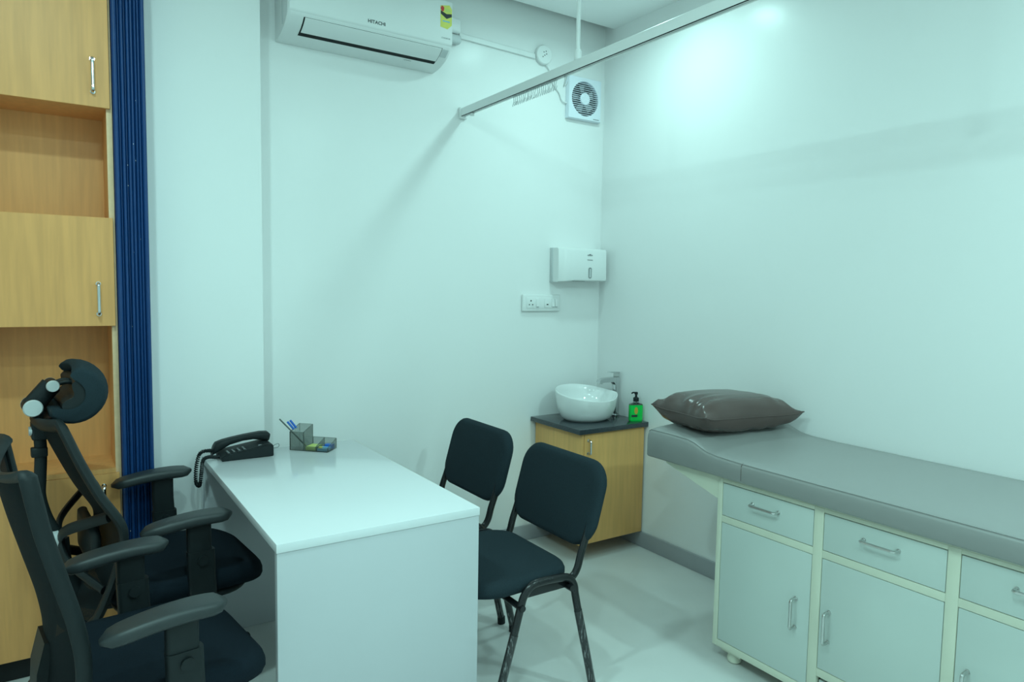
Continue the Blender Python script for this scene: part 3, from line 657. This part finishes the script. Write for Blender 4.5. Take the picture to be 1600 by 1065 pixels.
# ------------------------------------------------------------------ visitor chairs
def visitor_chair(loc, label):
    t = thing('visitor_chair', label, 'chair', loc, 'black visitor chairs facing the desk')
    L = dict(local=True)
    def backfn(u, v, w_):   # u across (y), v up, w thickness (front is -x)
        z = .673+v*.97; x = .262+v*.27 + w_ + .10*u*u - .010
        return (x, u, z)
    obj('backrest', pad(B(), [(a*(1+.06*(b/.15)*(.0)), b) for a, b in rrect(.507, .312, .095, 8)], .040, .25, backfn), FABRIC, t, smooth=60, **L)
    def seatfn(u, v, w_):
        d_ = .020*max(0, (-v-.13)/.08)**2
        return (-.034+v, u*(1-.04*(v/.21)), .453+w_-d_)
    obj('seat', pad(B(), rrect(.492, .400, .10, 8), .050, .30, seatfn), FABRIC, t, smooth=60, **L)
    obj('seat_underside', box(B(), -.20, .11, -.19, .19, .424, .432, .002), BLACKP, t, **L)
    for s in (-1, 1):
        y = s*.262
        fr = obj('side_frame', tube(B(), [(-.112, y, .30), (-.085, y, .395), (-.072, y, .430), (-.045, y, .456), (-.01, y, .463), (.075, y, .460), (.115, y, .450), (.138, y, .420), (.145, y, .385), (.160, y, .32)], .0125, seg=12, k=5, flat=(.0145, .0115), up=(0, 1, 0)), STEELB, t, smooth=60, **L)
        for x0_, z0_, x1_ in ((-.110, .305, -.193), (.159, .325, .236)):
            lg = obj('leg', tube(B(), [(x0_, y, z0_), ((x0_+x1_)/2, y, z0_/2+.012), (x1_, y, .016)], .013, seg=12, k=3, flat=(.0155, .0125), up=(0, 1, 0)), WRAP, t, smooth=60, **L)
            obj('foot_cap', tube(B(), [(x1_-.0015*(1 if x1_ < 0 else -1)*-1, y, .030), (x1_, y, .0005)], .015, seg=12, sm=False, flat=(.0175, .0145), up=(0, 1, 0)), BLACKP, lg, smooth=60, **L)
        yb = s*.222
        obj('back_support', tube(B(), [(-.02, yb, .418), (.10, yb, .414), (.155, yb, .426), (.183, yb, .455), (.200, yb, .51), (.222, yb, .57), (.262, yb, .70)], .010, seg=12, k=6, flat=(.016, .009), up=(0, 1, 0)), STEELB, t, smooth=60, **L)
        obj('bracket', box(B(), -.060, .150, s*.247-.002, s*.247+.002, .412, .452, .002), STEELB, t, **L)
    for x, z in ((-.088, .395), (.118, .418)):
        cb = obj('crossbar', cyl(B(), (x, -.280, z), (x, .280, z), .011, 14), STEELB, t, **L)
    return t
visitor_chair((-1.400, -1.125, 0), 'black padded visitor chair standing clear of the wall, before the basin cabinet')
visitor_chair((-1.405, -.518, 0), 'black padded visitor chair nearest the white back wall')

# ------------------------------------------------------------------ office chairs
def office_chair(loc, rotz, label, back, headrest, armz):
    t = thing('office_chair', label, 'office chair', loc); t.rotation_euler.z = rotz
    L = dict(local=True)
    def O(name, bm, M, parent=t, smooth=50): return obj(name, bm, M, parent, smooth, True)
    # seat
    def sf(u, v, w_): return (v*1.04+.020, u*(1-.05*(v/.24)), .455+w_-.030*max(0, (v-.10)/.14)**2+.010*abs(u/.25)**3)
    O('seat', pad(B(), rrect(.50, .47, .13, 8), .070, .25, sf), SEATF, smooth=60)
    O('seat_pan', pad(B(), rrect(.44, .42, .11, 6), .03, .1, lambda u, v, w_: (v, u, .408+w_)), BLACKP)
    # back: edge curve and net
    def at_z(z):
        for (za, xa, ha), (zb, xb, hb) in zip(back, back[1:]):
            if zb <= z <= za:
                f = (z-zb)/(za-zb); return xb+(xa-xb)*f, hb+(ha-hb)*f
        return back[-1][1:] if z < back[-1][0] else back[0][1:]
    bsm = smooth_path([(x, h_, z) for z, x, h_ in back], 5)
    dip = .012 if headrest else .030
    cv = .045
    rows = []
    for x, h_, z in bsm:
        f = max(0, (z-(back[0][0]-.14))/.14)
        rows.append([(x-cv*(1-q*q)-.004, h_*q, z-dip*f*f*(1-q*q)) for q in (-1+2*k/16 for k in range(17))])
    if headrest: O('net_back', loft(B(), rows, closed=False), NET, smooth=80)
    else: O('net_back', loft(B(), rows, closed=False), NET, smooth=80)
    left = [Vector(r[-1]) for r in rows]; right = [Vector(r[0]) for r in rows]
    topc = [Vector(p) for p in rows[0]]; botc = [Vector(p) for p in rows[-1]]
    loop = left[::-1] + topc[::-1][1:-1] + right + botc[1:-1] + left[::-1][:1]
    O('back_frame', tube(B(), loop, .015, seg=10, sm=False, flat=(.026, .014) if headrest else (.020, .011), up=(1, 0, 0)), BLACKP, smooth=60)
    # spine, yoke, lumbar
    zt = back[0][0]
    dx = -.352 if headrest else -.262
    if headrest: O('spine', tube(B(), [(-.05, 0, .390), (-.20, 0, .385), (dx+.06, 0, .43), (dx+.02, 0, .54), (dx+.012, 0, .625 if headrest else .575)], .022, seg=12, flat=(.030, .016), up=(0, 1, 0)), BLACKP)
    if headrest: O('pivot_disc', cyl(B(), (dx-.012, 0, .625), (dx+.012, 0, .625), .033, 28), SILVER)
    for s in (-1, 1):
        for z in ((.735, .50) if headrest else ()):
            xe, he = at_z(z)
            O('yoke_arm', tube(B(), [(dx+.015, s*.01, .625 if headrest else .56), (dx+.03, s*.08, .625+(z-.625)*.45 if headrest else .53), (xe-.02, s*(he-.01), z)], .016, seg=10, flat=(.018, .010), up=(1, 0, 0)), BLACKP)
    if not headrest:
        O('back_bracket', prism(B(), [(-.21, .60), (-.228, .60), (-.245, .53), (-.250, .44), (-.235, .39), (-.10, .375), (-.10, .40), (-.195, .43), (-.205, .50)], 1, -.055, .055), BLACKP, smooth=60)
    xm_, hm = at_z(.62)
    if headrest: O('lumbar_pad', pad(B(), rrect(hm*1.3, .13, .05, 6), .026, .2, lambda u, v, w_: (xm_-cv*(1-(u/hm)**2)-.030+w_, u, .625+v)), BLACKP)
    if headrest:
        hx = -.382
        O('headrest_post', tube(B(), [(dx+.01, 0, .64), (-.368, 0, .70), (-.384, 0, .77), (hx, 0, .83), (hx+.004, 0, .93), (hx-.004, 0, 1.05)], .012, seg=12, flat=(.017, .011), up=(0, 1, 0)), BLACKP)
        cl = O('post_clamp', box(B(), hx-.020, hx+.050, -.028, .028, .955, 1.015, .008, 3), BLACKP)
        O('clamp_button', cyl(B(), (hx-.018, -.012, .985), (hx-.026, -.012, .985), .014, 20), SILVER, cl)
        O('stop_button', box(B(), hx-.022, hx+.022, -.015, .015, .900, .930, .004), BLACKP, cl)
        k1, k2 = Vector((-.397, 0, 1.060)), Vector((-.344, 0, 1.124))
        O('lower_link', tube(B(), [k1, k1.lerp(k2, .5), k2], .020, seg=12, k=3, flat=(.030, .021), up=(0, 1, 0)), BLACKP)
        for kk, r_, hw_ in ((k1, .026, .046), (k2, .018, .042)):
            O('hinge', cyl(B(), kk+Vector((0, -hw_, 0)), kk+Vector((0, hw_, 0)), r_, 24), BLACKP)
            for s in (-1, 1): O('hinge_cap', cyl(B(), kk+Vector((0, s*hw_, 0)), kk+Vector((0, s*(hw_+.006), 0)), r_*1.02, 28, r_*.9), SILVER)
        for s in (-1, 1): O('upper_link', tube(B(), [k2+Vector((.005, s*.026, 0)), (-.310, s*.030, 1.134), (-.285, s*.030, 1.130)], .007, seg=8), BLACKP)
        cc = Vector((-.297, 0, 1.107))
        def cres(y, ro, ri, a0=88, a1=-140, n=22):
            k = (y/.150)**2; wrap = -.012*k       # ends curl back and shrink
            s = 1-.16*k
            o_ = []; i_ = []
            for q in range(n+1):
                f = q/n; a = R(a0+(a1-a0)*f); ea = math.sin(PI*min(1, max(0, f)))**.28
                rm = (ro+ri)/2; th = (ro-ri)/2*ea+.0025
                o_.append((cc.x+wrap+(rm+th)*s*math.cos(a), y, cc.z+(rm+th)*s*math.sin(a)))
                i_.append((cc.x+wrap+(rm-th)*s*math.cos(a), y, cc.z+(rm-th)*s*math.sin(a)))
            return o_+i_[::-1]
        ysn = [-.150, -.146, -.135, -.11, -.07, -.03, 0, .03, .07, .11, .135, .146, .150]
        hr = O('headrest', loft(B(), [[Vector((cc.x-.03*(abs(y) > .148), y, cc.z)).lerp(Vector(p), .90 if abs(y) > .148 else .965 if abs(y) > .14 else 1) for p in cres(y, .103, .055)] for y in ysn]), FABRIC, smooth=60)
        O('headrest_shell', loft(B(), [cres(y, .060, .012, 84, -132) for y in (-.146, -.12, -.07, 0, .07, .12, .146)]), BLACKP, hr, smooth=60)
    # arms
    for s, az in ((1, armz[0]), (-1, armz[1])):
        y = s*.252; rings = []
        N_ = 14
        for k in range(N_+1):
            f = k/N_; x = -.150+.272*f
            e = math.sqrt(max(0, 1-(2*f-1)**8)); wd = (.036+.010*f)*max(.25, e); th = (.017)*max(.3, e)
            zc = az-.018+.014*math.sin(PI*min(1, f*1.15)*.75)-.010*(1-f)
            rings.append([(x, y+u, zc+v) for u, v in rrect(wd*2, th*2, th*.75, 4)])
        ap = O('armrest', loft(B(), rings), ARMP, smooth=60)
        O('arm_post', loft(B(), [[(xx+u, y+v+s*.0, z) for u, v in rrect(.074, .030, .010, 4)] for xx, z in ((.02, az-.030), (.02, az-.10), (.028, .50))]), BLACKP)
        pb = O('arm_sleeve', loft(B(), [[(xx+u, y+v, z) for u, v in rrect(.084, .038, .012, 4)] for xx, z in ((.024, .585), (.028, .47), (.030, .415), (.030, .39))]), BLACKP)
        O('arm_button', cyl(B(), (.026, y-.0185, .555), (.026, y-.026, .555), .016, 20), BLACKP, pb)
        O('arm_bar', box(B(), .0, .06, min(y, s*.05), max(y, s*.05), .385, .398, .004), BLACKP)
    # base
    O('gas_lift', lathe(B(), (0, 0, 0), [(.026, .085), (.026, .22), (.015, .225), (.015, .35), (.05, .36), (.06, .395)], 20), BLACKP)
    for k in range(5):
        a = 2*PI*k/5+.3; c, s_ = math.cos(a), math.sin(a)
        lg = O('base_leg', tube(B(), [(.02*c, .02*s_, .112), (.16*c, .16*s_, .100), (.29*c, .29*s_, .078)], .018, seg=10, k=4, flat=(.020, .015)), BLACKP)
        pt = Vector((.29*c, .29*s_, 0)); sd = Vector((-s_, c, 0))
        for q in (-1, 1): O('caster', cyl(B(), pt+sd*(q*.006)+Vector((0, 0, .0275)), pt+sd*(q*.022)+Vector((0, 0, .0275)), .027, 20), BLACKP, lg)
        O('caster_stem', cyl(B(), pt+Vector((0, 0, .03)), pt+Vector((0, 0, .075)), .008, 10), BLACKP, lg)
    return t
office_chair((-2.425, -.590, 0), R(5.4), 'black office chair with adjustable headrest, beside the blue panel',
    [(1.020, -.335, .165), (.985, -.322, .185), (.90, -.290, .205), (.80, -.245, .222), (.71, -.195, .230), (.65, -.188, .230), (.59, -.200, .225), (.50, -.225, .205), (.416, -.255, .180), (.375, -.285, .160)], True, (.735, .70))
office_chair((-2.575, -1.235, 0), R(7.7), 'black mesh-back office chair without a headrest in view, pulled up to the desk end',
    [(1.045, -.262, .225), (1.02, -.258, .230), (.92, -.240, .232), (.82, -.215, .232), (.70, -.185, .230), (.60, -.172, .225), (.50, -.180, .210), (.40, -.215, .185)], False, (.685, .685))
